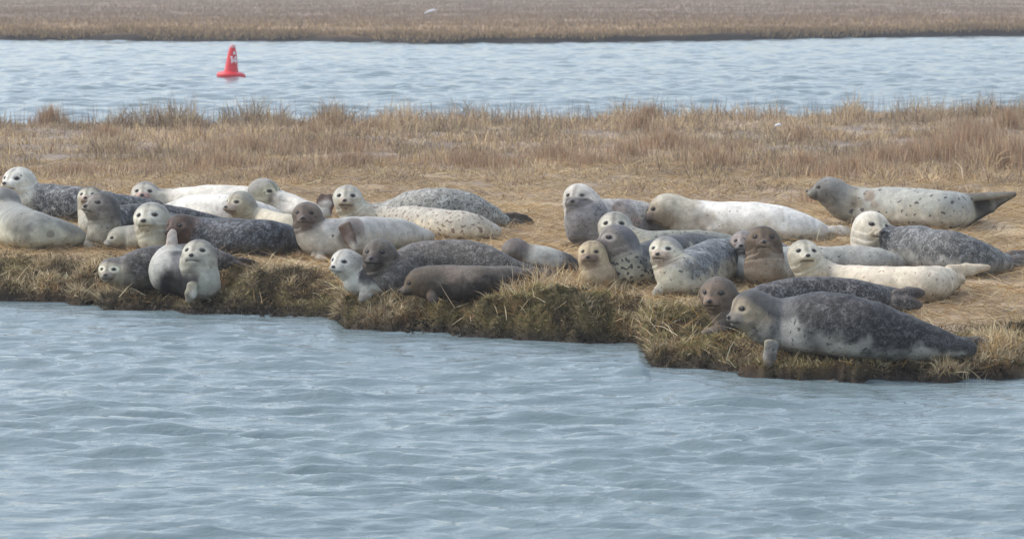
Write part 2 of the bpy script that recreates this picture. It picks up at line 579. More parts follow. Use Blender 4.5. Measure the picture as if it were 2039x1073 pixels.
    for (bx, by, br, bc, ba) in sp.get('blotch', []):      # stains and other patches of tone at a place on the body
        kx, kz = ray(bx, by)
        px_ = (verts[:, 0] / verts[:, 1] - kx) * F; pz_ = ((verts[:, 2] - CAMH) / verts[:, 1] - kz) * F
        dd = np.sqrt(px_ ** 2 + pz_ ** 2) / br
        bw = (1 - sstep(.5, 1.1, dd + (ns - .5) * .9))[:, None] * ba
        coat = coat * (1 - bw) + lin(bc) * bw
    q = ((verts - hc) @ HM) / R / SC
    dq = np.sqrt((q ** 2).sum(1))
    hm = 1 - sstep(1.05, 2.25, dq + (ns - .5) * 1.3)
    hm = hm * (1 - sstep(7, 15, bi) * sstep(1.0, 1.3, dq))
    facew = sstep(-.35, .35, q[:, 0] - q[:, 2] * .85 + .05 + (ns - .5) * .5)
    hcol = capc * (1 - facew)[:, None] + face * facew[:, None]
    mw = (sstep(.80, 1.05, q[:, 0]) * sstep(.25, -.05, q[:, 2]))[:, None]
    hcol = hcol * (1 - mw) + muz * mw
    # dark stripe between the eyes
    st = (sstep(.20, .05, np.abs(q[:, 1])) * sstep(-.05, .15, q[:, 2]) * sstep(.2, .5, q[:, 0]) * .45)[:, None]
    hcol = hcol * (1 - st) + hcol * .4 * st
    hcol = hcol * (1 + (ns2 - .5) * .35)[:, None]
    EA = np.array([1, 1, 2.3])
    ed = np.minimum(np.sqrt(((q - EYE[0]) ** 2 * EA).sum(1)), np.sqrt(((q - EYE[1]) ** 2 * EA).sum(1)))
    rg = (sstep(.56, .34, ed) * sstep(-.25, .1, q[:, 2]))[:, None] * ring
    hcol = hcol * (1 - rg) + np.minimum(hcol * 1.9 + .08, .85) * rg
    dk = sstep(.27, .16, ed)[:, None] * .9
    hcol = hcol * (1 - dk) + lin((38, 30, 32)) * dk
    nd = np.sqrt(((q - NOSE) ** 2 / np.array([1, 1, .6])).sum(1))
    dk = sstep(.19, .12, nd)[:, None]
    hcol = hcol * (1 - dk) + lin((52, 44, 46)) * dk
    ml = (np.exp(-((q[:, 2] - (-.50 - .05 * np.abs(q[:, 1]))) / .048) ** 2) * sstep(.7, .85, q[:, 0]) * (1 - sstep(.42, .55, np.abs(q[:, 1]))))[:, None] * .75
    hcol = hcol * (1 - ml) + lin((48, 38, 38)) * ml
    for s_ in (1, -1):     # ear hole
        er = np.sqrt(((q - np.array([-.02, s_ * .97, .18])) ** 2).sum(1))
        e2 = sstep(.11, .05, er)[:, None] * .8
        hcol = hcol * (1 - e2) + lin((45, 38, 38)) * e2
    hmc = hm[:, None]
    coat = coat * (1 - hmc) + hcol * hmc
    gz = zg(verts[:, 0], verts[:, 1])
    gr = (sstep(.13, .02, verts[:, 2] - gz + (ns - .5) * .16) * sstep(.40, .62, ns2 * .5 + ns * .5) * .6)[:, None]
    coat = coat * (1 - gr) + lin((128, 106, 80)) * gr
    coat = coat * (1 + (fbm(verts * 34 + 4, 3) - .5) * .30)[:, None]
    lum_ = np.clip(coat @ np.array([.3, .6, .1]), .003, 1)[:, None]
    coat = coat * .84 + lum_ * .18
    coat = coat * (lum_ / .58) ** .30
    # flippers take their own colour
    if nb:
        fd = np.full(nv, 9.); flcv = np.tile(flc, (nv, 1))
        for (a, b, r0, r1), fc in zip(fl_caps, fl_cols):
            ab = b - a; t = np.clip(((verts - a) @ ab) / (ab @ ab), 0, 1)
            dd = np.sqrt((((verts - a) - t[:, None] * ab) ** 2).sum(1)) - r0
            if fc is not None: flcv[dd < fd] = fc
            else: flcv[dd < fd] = flc
            fd = np.minimum(fd, dd)
        fw = (sstep(.022, .004, fd) * sp.get('flw', .9))[:, None]
        coat = coat * (1 - fw) + flcv * (.62 + .4 * ns2)[:, None] * fw
    else: fw = np.zeros((nv, 1))
    body_m = (1 - hm * .75)
    mark = np.zeros((nv, 3))
    mark[:, 0] = np.maximum(sp.get('spots', 0) * body_m * (1 - fw[:, 0] * .6), .10)
    mark[:, 1] = sp.get('fleck', 0) * .72 * (.35 + .65 * w[:, 0]) * (1 - hm * .7) * (1 - fw[:, 0])
    base = SP[min(14, len(SP) - 1)].copy(); base[2] -= S[min(14, len(SP) - 1), 3]
    root = empty('seal', Vector(base), label=label, category='seal', group='seals hauled out on the marsh bank')
    me = mesh_np('body', verts - base, quads)
    add_attr(me, 'coat', np.clip(coat * np.array([.98, .96, .92]), .004, .9)); add_attr(me, 'mark', mark)
    link('body', me, coat_material('seal_coat', sp.get('spotc', (60, 56, 56)), sp.get('fleckc', (205, 205, 200)),
                                   sp.get('sscale', 22), sp.get('fscale', 80)), root)
    for k in range(2):
        v, qq, tt = uv_ball(.125 * R)
        c = hc + HM @ (EYE[k] * SC * R - np.array([.05, .03 * (1 if k == 0 else -1), 0]) * R)
        link('eye', mesh_np('eye', v + (c - base), qq, tt), EYE_M, root)
    v, qq, tt = uv_ball(.17 * R, 14, 8, (.6, 1.0, .7))
    c = hc + HM @ ((NOSE * SC - np.array([.04, 0, -.01])) * R)
    link('nose', mesh_np('nose', v @ HM.T + (c - base), qq, tt), NOSE_M, root)
    for p in S: FOOT.append((p[0], p[1], p[3]))
    return root

#SEALS
SEALS = [
 dict(label='blue-grey flecked seal with a white head at the left edge, behind the reclining cream one',
  head=(38,363,29,-28,6,0), pts=[(52,398,31,0),(95,404,38),(160,408,36),(225,412,29),(290,415,20),(330,417,12)],
  c=dict(back=(76,80,87),belly=(48,52,65),face=(206,205,194),cap=(191,190,182),chest=(192,189,175)), chest_end=.24,
  level=-.9, fleck=.75, spots=.4, fl=[((325,417,0),(365,420,0),14,26)]),
 dict(label='cream seal lying on its side with dark shoulder patch, cut by the left edge',
  head=(4,402,27,-80,0,0,.05), pts=[(14,440,38),(52,455,42),(100,464,34),(140,471,24),(166,477,14)],
  c=dict(back=(150,152,146),belly=(185,184,165),face=(172,171,154),cap=(140,140,136),fl=(96,92,86)), level=.35,
  fl=[((40,455,-.2),(52,478,-.22),26,20)], blotch=[(45,463,24,(120,116,106),.6),(100,466,9,(110,104,98),.6),(60,452,12,(120,116,110),.4),(30,440,30,(130,132,128),.6)]),
 dict(label='pale seal whose face peeks out behind the raised dark-capped head at the left',
  head=(179,396,23,-8,14,0,.25), pts=[(176,428,20,.25),(182,452,20),(215,450,18)],
  c=dict(back=(167,163,146),belly=(182,178,157),face=(180,175,156),cap=(110,100,94),muz=(178,152,137)), ring=.4),
 dict(label='dark-capped seal rearing on its chest with nose up to the left, covering the peeking face',
  head=(203,414,30,-40,14,0), pts=[(207,440,30,0),(203,466,29),(245,438,30,.25),(300,440,31,.45),(355,441,29,.6),(415,443,18,.7),(450,446,10,.75)],
  c=dict(back=(67,70,76),belly=(172,166,146),face=(120,112,104),cap=(92,90,90),chest=(172,166,147),muz=(135,125,115)), chest_end=.3,
  level=-.7, fleck=.5, ring=.35, spots=.5, fl=[((184,476,-.05),(178,498,-.08),16,14)], flw=.3),
 dict(label='pale seal with striped forehead and pink mouth, long white body in the left back row',
  head=(289,389,26,-2,10,0), pts=[(312,402,23,.03),(360,402,29),(425,403,34),(490,405,34),(550,410,28),(600,415,18)],
  c=dict(back=(206,202,192),belly=(193,186,167),face=(192,187,172),cap=(150,146,142),chest=(180,175,157),muz=(188,146,137)), chest_end=.28, ring=.2, level=0),
 dict(label='bright white seal seen only as a rounded back behind the round-headed one',
  head=(342,426,22,-130,-5,0,0.1), pts=[(370,420,25),(405,418,30),(450,420,31),(500,424,26),(550,430,14)],
  c=dict(back=(214,212,206),belly=(203,199,186),face=(206,202,188),cap=(187,186,179)), level=-.2),
 dict(label='round-headed cream seal with smiling mouth and grey crown, left of the rusty brown face',
  head=(302,438,34,-10,8,3), pts=[(307,462,34,.02),(310,472,33),(330,455,32),(350,445,28),(370,440,18)],
  c=dict(back=(96,97,101),belly=(192,189,170),face=(194,191,173),cap=(151,151,146),chest=(192,188,165)), chest_end=.5, ring=.25, level=.4),
 dict(label='small pale seal resting its chin on the straw, facing left in profile',
  head=(238,474,21,-62,-8,0), pts=[(262,474,23,.02),(280,474,26),(310,470,24),(330,465,16)],
  c=dict(back=(159,157,146),belly=(182,178,157),face=(177,173,154),cap=(166,165,151),muz=(150,146,136)), level=.2, ring=.2),
 dict(label='seal with grey head turned right, white body and brown raised hind flippers, back row',
  head=(526,383,27,52,-4,0), pts=[(530,405,27,.0),(565,412,29),(605,420,24),(636,428,14)],
  c=dict(back=(206,202,192),belly=(193,188,170),face=(160,157,134),cap=(150,148,140),chest=(182,178,157),muz=(115,105,94),fl=(88,64,55)), chest_end=.25, level=-.2,
  fl=[((645,428,-.02),(640,388,0),14,22),((650,426,-.02),(658,388,.0),12,18)], flw=.95, blotch=[(636,425,16,(215,205,195),.5)]),
 dict(label='cream seal with a blue-grey eye looking left over the dark mottled back',
  head=(479,407,25,-42,2,0), pts=[(492,426,24,.03),(520,436,22),(565,446,21),(610,452,16)],
  c=dict(back=(195,188,165),belly=(187,179,156),face=(170,162,138),cap=(150,148,138),chest=(176,167,140),muz=(159,141,134)), chest_end=.25, ring=.45, level=0),
 dict(label='seal with a rusty brown head and a blue-grey mottled body, left of centre',
  head=(361,455,27,-28,4,0), pts=[(385,468,33,.04),(425,472,37),(480,474,38),(535,475,36),(580,478,27),(608,484,16)],
  c=dict(back=(62,65,71),belly=(86,83,74),face=(102,76,60),cap=(90,68,54),muz=(108,78,58),chest=(88,80,78)), chest_end=.14, level=-.5, fleck=.8, spots=.8, fscale=55, fleckc=(150,156,165),
  fl=[((600,490,0),(612,500,0),10,14)]),
 dict(label='grey-brown seal with small pale goggled face, low on the bank behind the curled one',
  head=(222,540,25,-12,0,0,-.05), pts=[(250,543,31,0),(290,536,42),(345,525,38),(400,518,30),(450,522,19)],
  c=dict(back=(70,65,62),belly=(105,100,88),face=(177,169,147),cap=(112,106,102),muz=(160,152,138),fl=(86,74,66),chest=(120,112,104)), chest_end=.15, level=-.4, fleck=.35, ring=.75, spots=.3,
  fl=[((452,520,0),(516,528,.0),16,28,'d'),((448,526,-.04),(500,537,-.06),14,22,'d')]),
 dict(label='white-fronted seal curled like a banana at the water edge, pale hind flippers raised',
  head=(396,510,31,-14,14,0,0), pts=[(397,532,34,0),(396,560,39),(372,548,46,.13),(343,540,44,.20),(338,524,36,.28),(344,506,22,.32)],
  c=dict(back=(84,86,90),belly=(184,186,176),face=(176,172,156),cap=(140,138,132),chest=(182,182,170),fl=(184,168,156),rump=(176,176,170)), chest_end=.36, level=.0, ring=.25,
  fl=[((342,502,.28),(343,460,.32),8,16,'v',(206,190,180)),((382,568,-.17),(379,602,-.20),16,14,'v',(168,164,146))], flw=.85,
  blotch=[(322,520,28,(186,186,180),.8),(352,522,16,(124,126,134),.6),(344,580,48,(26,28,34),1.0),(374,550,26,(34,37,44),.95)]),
 dict(label='brownish-faced seal rearing up with a brown flipper folded on its pale flank',
  head=(611,431,28,-8,6,0), pts=[(618,455,31,0),(640,474,40),(690,472,41),(745,468,36),(800,468,30),(850,472,15)],
  c=dict(back=(180,180,175),belly=(183,177,164),face=(122,106,94),cap=(116,104,94),chest=(168,163,151),muz=(118,98,90),fl=(92,70,58)), chest_end=.2, level=0, fold=1, ring=.05,
  fl=[((686,450,-.18),(706,496,-.22),24,12),((630,510,-.1),(650,517,-.2),12,14,'g')], blotch=[(706,455,26,(110,80,68),.6),(665,440,22,(150,150,150),.6),(690,470,20,(120,100,92),.5)]),
 dict(label='cream seal with small brown spots and long neck, behind the brown-flippered one',
  head=(692,398,28,-4,8,0), pts=[(706,422,27,.0),(760,436,26),(820,440,29),(880,446,31),(935,452,29),(980,462,18)],
  c=dict(back=(181,176,162),belly=(199,188,163),face=(191,188,172),cap=(166,164,156),muz=(173,160,141),fl=(190,178,161),chest=(179,172,153)), chest_end=.22, level=.1, spots=1.15, spotc=(110,88,78), sscale=17, ring=.2, fold=1,
  fl=[((985,460,0),(1040,473,0),12,12),((980,466,.0),(1010,478,.0),12,10)]),
 dict(label='speckled grey seal with arched back and dark hind flippers, its head hidden, middle back row',
  head=(738,432,24,-120,-10,0), pts=[(775,426,26),(820,420,38),(875,417,44),(930,422,38),(975,432,24),(1000,440,15)],
  c=dict(back=(146,146,138),belly=(150,146,134),face=(150,148,140),cap=(140,138,130),fl=(74,66,58)), level=-.4, spots=1.3, fleck=.8, spotc=(70,70,72), sscale=26,
  fl=[((995,436,0),(1062,442,.02),22,26),((1000,446,-.02),(1055,455,-.03),14,18)], flw=.95),
 dict(label='seal with white face looking left and dark shoulder, just left of the dark-headed one',
  head=(688,525,27,-34,2,-4), pts=[(712,545,30,.02),(725,558,34),(765,560,32),(800,556,26),(830,552,16)],
  c=dict(back=(57,60,68),belly=(177,179,172),face=(192,189,178),cap=(171,170,165),chest=(166,169,163)), chest_end=.15, level=.05, ring=.25,
  fl=[((735,580,-.1),(722,600,-.16),16,14)]),
 dict(label='dark-headed seal with large grey flecked body, behind the sleeping brown one',
  head=(756,510,32,-16,6,0), pts=[(762,540,35,0),(785,553,38),(830,530,48),(890,525,51),(950,527,44),(1010,537,28),(1060,545,15)],
  c=dict(back=(92,88,82),belly=(76,73,70),face=(110,98,86),cap=(104,98,90),chest=(116,110,104),muz=(86,72,64),fl=(92,82,78)), chest_end=.2, level=-.9, fleck=.6, spots=.6, fold=1, ring=.02, fleckc=(176,172,168),
  blotch=[(792,510,12,(120,85,65),.6)], fl=[((1058,543,0),(1112,548,0),14,14)]),
 dict(label='plain brown seal asleep with its snout down on the grass tussock, frontmost at the centre',
  head=(838,561,27,-76,-16,0), pts=[(862,564,32,.01),(905,566,37),(960,562,34),(1010,554,25),(1045,548,14)],
  c=dict(back=(108,98,86),belly=(59,51,43),face=(116,98,74),cap=(100,86,70),muz=(113,101,88),fl=(96,84,76)), level=.1, fleck=.35, ring=0, fleckc=(160,150,140),
  fl=[((858,588,-.12),(868,603,-.16),10,8),((1040,548,0),(1070,552,0),12,12)], blotch=[(900,548,20,(120,100,88),.5)]),
 dict(label='seal facing away with a dark brownish nape, half hidden in straw at the centre',
  head=(1026,501,25,165,0,0), pts=[(1048,513,24,.0),(1085,520,28),(1120,525,22),(1142,530,14)],
  c=dict(back=(174,174,166),belly=(108,100,88),face=(120,110,102),cap=(116,104,98),rump=(69,57,50),chest=(160,154,141)), chest_end=.2, level=.2, fleck=.2),
 dict(label='pale speckled seal with a black muzzle rearing up, leftmost of the right-hand group',
  head=(1152,396,29,-16,4,0), pts=[(1163,420,40,0),(1177,445,50),(1215,440,45),(1260,438,40),(1300,440,32),(1340,444,18)],
  c=dict(back=(182,178,172),belly=(146,146,150),face=(185,180,170),cap=(192,188,180),muz=(62,50,52),chest=(170,168,161)), chest_end=.2, level=-.1, spots=1.3, spotc=(98,96,100), sscale=22, ring=0,
  blotch=[(1240,418,30,(128,112,104),.6),(1265,440,14,(170,135,118),.5),(1155,478,26,(96,98,106),.5)], fl=[((1228,408,-.17),(1250,440,-.25),20,14)], flw=.0),
 dict(label='bright white seal with a beige snout lying in profile facing left, right-hand back row',
  head=(1327,418,30,-82,-8,0), pts=[(1362,434,37,.02),(1410,440,40),(1470,442,40),(1540,446,38),(1600,455,28),(1655,464,12)],
  c=dict(back=(214,212,206),belly=(199,193,179),face=(171,157,133),cap=(186,179,160),chest=(183,173,152),muz=(134,118,105),fl=(197,186,170)), chest_end=.27, level=-.1, ring=0,
  blotch=[(1400,436,24,(172,160,142),.7),(1640,455,14,(180,165,155),.6)], fl=[((1655,458,0),(1692,462,0),10,18)]),
 dict(label='spotted seal with nose to the left and dark hind flippers in the air, rearmost right',
  head=(1652,381,27,-84,6,0), pts=[(1680,402,33,.02),(1720,413,38),(1780,414,40),(1840,417,41),(1890,420,38),(1925,414,27)],
  c=dict(back=(170,172,164),belly=(182,176,159),face=(128,126,120),cap=(140,140,136),muz=(96,92,88),fl=(42,36,34),chest=(160,155,138)), chest_end=.3, level=0, spots=.75, spotc=(70,64,66), sscale=11, ring=0,
  blotch=[(1732,390,14,(146,116,84),.6),(1705,404,16,(150,128,100),.5),(1740,408,10,(146,116,84),.5)], fl=[((1922,418,0),(2020,387,.0),66,5),((1925,394,-.07),(2022,385,-.06),12,4,'v',(130,122,110))], flw=.95),
 dict(label='white-headed seal with a drooping mouth and a grey mottled body, far right',
  head=(1735,455,33,20,2,-10), pts=[(1733,485,38,.0),(1765,493,43),(1830,496,46),(1900,508,44),(1960,518,32),(1998,522,20)],
  c=dict(back=(89,91,92),belly=(151,151,144),face=(201,193,174),cap=(206,202,188),chest=(194,186,167),muz=(191,176,150),fl=(110,96,90)), chest_end=.17, level=-.2, fleck=.7, spots=.4, ring=0, fold=1, fleckc=(196,196,194),
  fl=[((1995,516,0),(2044,506,0),16,14),((1998,526,-.03),(2050,520,-.03),16,14)]),
 dict(label='seal with big dark eyes looking over the raised spotted head in front of it',
  head=(1224,455,31,-6,10,0,.1), pts=[(1240,480,31,.1),(1285,492,34),(1350,492,33),(1420,491,30),(1480,492,20)],
  c=dict(back=(151,153,142),belly=(188,178,150),face=(172,169,155),cap=(159,157,148),chest=(185,175,145),muz=(130,124,118)), chest_end=.3, level=.3, spots=.8, ring=.35, sscale=26),
 dict(label='grey seal dotted with black spots, head raised in profile to the left, right-hand group',
  head=(1229,482,33,-58,8,0), pts=[(1240,512,37,0),(1255,533,41),(1300,520,42),(1360,505,40),(1420,500,30)],
  c=dict(back=(96,97,99),belly=(179,174,151),face=(136,128,120),cap=(116,116,120),chest=(165,162,145),muz=(120,108,104)), chest_end=.35, level=.3, spots=1.4, spotc=(48,46,50), sscale=18, ring=.5),
 dict(label='cream-faced seal with thin chin fold and blue-grey mottled back, right of the black-spotted one',
  head=(1325,502,30,-24,6,0), pts=[(1338,532,37,0),(1365,548,43),(1415,524,46),(1465,515,41),(1515,509,34),(1560,508,20)],
  c=dict(back=(94,99,101),belly=(186,182,163),face=(192,185,164),cap=(146,146,144),chest=(193,185,160),muz=(185,162,144)), chest_end=.26, level=-.1, fleck=.9, spots=.6, fold=1, ring=.3, fscale=55, fleckc=(190,196,200),
  fl=[((1325,570,-.05),(1310,586,-.1),12,12)]),
 dict(label='small golden blond seal sitting up in the straw, left of the black-spotted one',
  head=(1179,507,27,-14,4,0), pts=[(1184,530,29,0),(1196,548,31),(1215,545,26),(1235,545,16)],
  c=dict(back=(176,148,114),belly=(184,168,140),face=(190,170,132),cap=(168,150,118),muz=(140,114,98),chest=(182,162,130)), chest_end=.6, level=.2, ring=.1),
 dict(label='slim pale-throated seal peeking out from behind the brown-headed one',
  head=(1481,487,26,-12,8,0,.0), pts=[(1486,512,24,.0),(1490,536,27),(1520,520,22)],
  c=dict(back=(150,151,148),belly=(179,181,177),face=(160,146,140),cap=(140,136,134),muz=(104,84,82),chest=(177,181,179)), chest_end=.6, ring=.1),
 dict(label='brown-headed seal with tan throat and nose up, long pale grey back to the right',
  head=(1519,486,33,-2,16,0), pts=[(1524,512,36,0),(1528,533,39),(1590,520,31),(1660,519,29),(1730,519,28),(1790,526,18),(1825,532,9)],
  c=dict(back=(174,174,166),belly=(185,182,166),face=(110,90,68),cap=(84,70,56),muz=(96,76,60),chest=(156,134,108)), chest_end=.27, level=-.3, fleck=.2, spots=.5, ring=.15, sscale=26, fold=1),
 dict(label='cream seal with a black heart-shaped nose and pinkish hind flippers raised to the right',
  head=(1601,510,31,4,12,0), pts=[(1618,538,33,.0),(1665,556,30),(1730,562,33),(1800,565,36),(1850,566,36),(1885,558,26)],
  c=dict(back=(206,195,174),belly=(191,176,150),face=(196,191,171),cap=(171,169,156),chest=(193,182,157),fl=(196,177,151)), chest_end=.2, level=.1, spots=.5, spotc=(140,110,98), fold=1, ring=.25,
  fl=[((1890,542,0),(1968,532,.0),26,8),((1886,565,-.03),(1916,556,-.03),20,8)], flw=.5),
 dict(label='brown-faced seal with dark speckled back, directly behind the largest front one',
  head=(1430,587,34,-22,-2,0), pts=[(1445,618,31,0),(1462,634,32),(1500,618,42),(1570,600,46),(1640,594,44),(1710,595,40),(1765,598,28),(1792,598,20)],
  c=dict(back=(65,64,67),belly=(104,97,87),face=(126,108,90),cap=(100,88,76),chest=(140,124,108),muz=(146,118,92),fl=(104,96,92)), chest_end=.2, level=-.6, fleck=.7, spots=.5, ring=.15, fleckc=(180,176,172),
  fl=[((1782,588,0),(1838,582,-.01),16,18),((1782,602,-.03),(1832,606,-.05),16,16),((1450,652,-.04),(1404,664,-.10),8,8,'g')], flw=.9),
 dict(label='largest dark grey seal lying along the water edge facing left, frontmost at the right',
  head=(1497,617,37,-64,-6,0), pts=[(1530,640,46,.0),(1578,647,57),(1640,644,65),(1710,654,62),(1780,668,50),(1855,684,34),(1925,694,20)],
  c=dict(back=(56,56,59),belly=(164,163,155),face=(158,142,116),cap=(92,92,92),muz=(146,137,126),fl=(120,116,112),chest=(110,110,106)), chest_end=.14, level=-.5, fleck=.8, spots=.7, fleckc=(120,120,120), ring=.4,
  blotch=[(1570,672,46,(178,178,174),.75),(1520,660,26,(168,166,158),.7),(1620,690,40,(150,150,148),.6),(1560,606,34,(128,130,132),.5)],
  fl=[((1536,682,-.20),(1527,740,-.26),24,2,'v',(172,164,142)),((1912,686,0),(1988,688,.02),28,20),((1915,702,-.05),(1978,706,-.07),22,16)], flw=.7),
]
#ENDSEALS

# ------------------------------------------------------------------ water
def water_mat():
    n = NT('water')
    geo = n.n('ShaderNodeNewGeometry').outputs['Position']
    n.set(Base_Color=(.15, .20, .215, 1), Roughness=.06, IOR=1.333)
    a = n.noise(n.mapping(geo, (1.6, 5.0, 1)), 2.4, 4, .65)
    n.bump(a.outputs[0], .7, .03)
    return n.m
def build_water():
    r1 = np.exp(np.arange(math.log(9.5), math.log(135), .00135))
    r0 = np.linspace(2.0, 9.3, 12); r2 = np.exp(np.linspace(math.log(137), math.log(1500), 12))
    Y = np.concatenate([r0, r1, r2])
    u = np.linspace(-.25, .25, 800)
    ex = np.cumsum(np.geomspace(.0008, .25, 28))
    u = np.concatenate([-.25 - ex[::-1], u, .25 + ex])
    U, YY = np.meshgrid(u, Y)
    X = U * YY
    Z = np.zeros_like(X)
    dy = YY * .00135; dx = np.abs(np.gradient(U, axis=1)) * YY
    r = np.random.default_rng(11)
    nw = 110
    lam = np.exp(r.uniform(math.log(.055), math.log(.5), nw))
    th = r.normal(math.radians(-95), math.radians(19), nw)
    kx = np.cos(th) * 2 * math.pi / lam; ky = np.sin(th) * 2 * math.pi / lam
    ph = r.uniform(0, 6.28, nw)
    slope = .050 * np.where(lam < .12, .8, 1.0) * np.where(lam > .4, .75, 1)
    flat = lambda a: a.ravel()
    patch = (.45 + 1.3 * n2(flat(X), flat(YY), .9, 3, 6.0) ** 1.3).reshape(X.shape)
    wx = (n2(flat(X), flat(YY), .35, 2, 3.0).reshape(X.shape) - .5) * .8
    for i in range(nw):
        fade = sstep(2.6, 5.0, lam[i] / np.maximum(dy, dx))
        if fade.max() <= 0: continue
        a = slope[i] * lam[i] / (2 * math.pi)
        s = np.sin(kx[i] * (X + wx) + ky[i] * (YY + wx * .6) + ph[i])
        Z += fade * patch * a * (s + .45 * s * s)
    # longer chop on the open channel beyond the island
    for i in range(50):
        lm = math.exp(r.uniform(math.log(.32), math.log(.95))); t_ = r.normal(math.radians(-95), math.radians(22))
        fade = sstep(32, 50, YY) * sstep(2.2, 4.5, lm / np.maximum(dy, dx))
        s = np.sin(2 * math.pi / lm * (math.cos(t_) * (X + wx) + math.sin(t_) * YY) + r.uniform(0, 6.28))
        Z += fade * patch * .036 * lm / (2 * math.pi) * (s + .45 * s * s)
    # calmer close to the bank
    sh = np.interp(U, PU, PY[:, 0]) - YY
    Z *= .35 + .65 * np.where(YY < 28, sstep(0, 1.5, sh), 1)
    V = np.stack([X, YY, Z], -1).reshape(-1, 3)
    nr, nc = X.shape
    i = np.arange(nr - 1)[:, None] * nc + np.arange(nc - 1)[None]
    q = np.stack([i, i + 1, i + nc + 1, i + nc], -1).reshape(-1, 4)
    link('water', mesh_np('water', V, q), water_mat(), kind='structure')

# ------------------------------------------------------------------ ground
def ground_mat(name, far=False):
    n = NT(name)
    geo = n.n('ShaderNodeNewGeometry').outputs['Position']
    c = n.attr('tint').outputs['Color']
    if far:
        a = n.noise(n.mapping(geo, (.35, .06, 1)), 1.2, 5, .6)
        b = n.noise(n.mapping(geo, (2.5, .5, 1)), 2.0, 4, .65)
    else:
        a = n.noise(n.mapping(geo, (1, .7, 1)), 4, 5, .65)
        b = n.noise(geo, 42, 4, .7)
    s = n.math('ADD', n.math('MULTIPLY', a.outputs[0], .5), n.math('MULTIPLY', b.outputs[0], .5))
    mr = n.n('ShaderNodeMapRange'); n.l(s, mr.inputs[0])
    mr.inputs[1].default_value = .35; mr.inputs[2].default_value = .65
    mr.inputs[3].default_value = .55; mr.inputs[4].default_value = 1.4
    cc = n.n('ShaderNodeCombineColor')
    for i in range(3): n.l(mr.outputs[0], cc.inputs[i])
    n.l(n.mix(1.0, c, cc.outputs[0], 'MULTIPLY'), n.b.inputs['Base Color'])
    n.set(Roughness=.9, Specular_IOR_Level=.15)
    n.bump(s, .6, .02 if not far else .15)
    return n.m
STRAW = lin((198, 178, 144)); TAN = lin((178, 159, 135)); GREYB = lin((158, 144, 132)); RUST = lin((128, 100, 66))
PEAT = lin((74, 60, 46)); OLIVE = lin((94, 88, 56)); MUD = lin((50, 46, 44)); GOLD = lin((168, 134, 80)); DKB = lin((136, 112, 92))
def mixc(a, b, t): return a * (1 - t)[:, None] + b * t[:, None]
def ground_tint(x, y, z):
    nl = n2(x, y, .55, 3, 21.); nm = n2(x, y, 2.2, 3, 23.)
    c = mixc(np.tile(STRAW * .9, (len(x), 1)), TAN * .85, sstep(.4, .6, nl))
    c = mixc(c, GREYB * .62, sstep(28, 35, y) * (.5 + .5 * sstep(.35, .6, nm)))
    fm = face_mask(x, y)
    f = mixc(np.tile(PEAT, (len(x), 1)), RUST * .55, sstep(.45, .6, nm))
    u = x / y
    og = sstep(.44, .56, n2(x, y, 4, 3, 31.)) * (.35 + .4 * np.exp(-((u - .02) / .07) ** 2))
    f = mixc(f, OLIVE * .6, og)
    c = mixc(c, f, sstep(.2, .7, fm))
    wet_shade = sstep(.11, .02, z)  # wet mud by the water, reaching higher to paint in the undercut's shade
    return mixc(c, MUD, wet_shade * .85)
def grid_obj(name, X, Y, Z, mat, tint, **kw):
    V = np.stack([X, Y, Z], -1).reshape(-1, 3)
    nr, nc = X.shape
    i = np.arange(nr - 1)[:, None] * nc + np.arange(nc - 1)[None]
    q = np.stack([i, i + 1, i + nc + 1, i + nc], -1).reshape(-1, 4)
    me = mesh_np(name, V, q); add_attr(me, 'tint', tint)
    return link(name, me, mat, **kw)
def build_ground():
    Y = np.concatenate([np.arange(18.6, 25.6, .016), np.arange(25.6, 60, .07)])
    u = np.linspace(-.25, .25, 1000); ex = np.cumsum(np.geomspace(.0008, .05, 26))
    u = np.concatenate([-.25 - ex[::-1], u, .25 + ex])
    U, YY = np.meshgrid(u, Y); X = U * YY
    z = zrough(X.ravel(), YY.ravel())
    grid_obj('marsh_island_ground', X, YY, z.reshape(X.shape), ground_mat('marsh_ground'), ground_tint(X.ravel(), YY.ravel(), z), kind='structure')
    # far side of the channel
    Y = np.concatenate([np.arange(106, 126, .12), np.geomspace(126, 2500, 160)])
    u = np.linspace(-.2, .2, 420); ex = np.cumsum(np.geomspace(.002, .2, 20))
    u = np.concatenate([-.2 - ex[::-1], u, .2 + ex])
    U, YY = np.meshgrid(u, Y); X = U * YY
    x, y = X.ravel(), YY.ravel()
    d = y - far_shore(x, y)
    z = np.where(d < 0, np.maximum(d, -.4), .27 * sstep(0, .4, d)) + sstep(0, 1, d) * ((n2(x, y, .3, 3, 41.) - .5) * .35 + (n2(x, y, 2.0, 2, 43.) - .5) * .12)
    grey = lin((152, 136, 120))
    c = mixc(np.tile(lin((172, 150, 120)), (len(x), 1)), grey, sstep(8, 45, d + (n2(x, y, .05, 3, 47.) - .5) * 60))
    c = mixc(c, lin((140, 118, 100)), sstep(.5, .66, fbm(np.stack([x * .06, y * .035, x * 0 + 5], -1), 4)) * .6)
    c = c * np.array([.70, .65, .60])
    c = mixc(c, lin((46, 40, 36)), sstep(.55, .25, d))
    grid_obj('far_marsh_ground', X, YY, z.reshape(X.shape), ground_mat('far_marsh', True), c, kind='structure')
    # sea bed so that nothing is open below
    v = [(-1500, -30, -1.2), (1500, -30, -1.2), (1500, 2500, -1.2), (-1500, 2500, -1.2)]
    n = NT('sea_bed'); n.set(Base_Color=(.05, .05, .04, 1))
    link('sea_bed', mesh_np('sea_bed', v, [(0, 1, 2, 3)]), n.m, kind='structure')
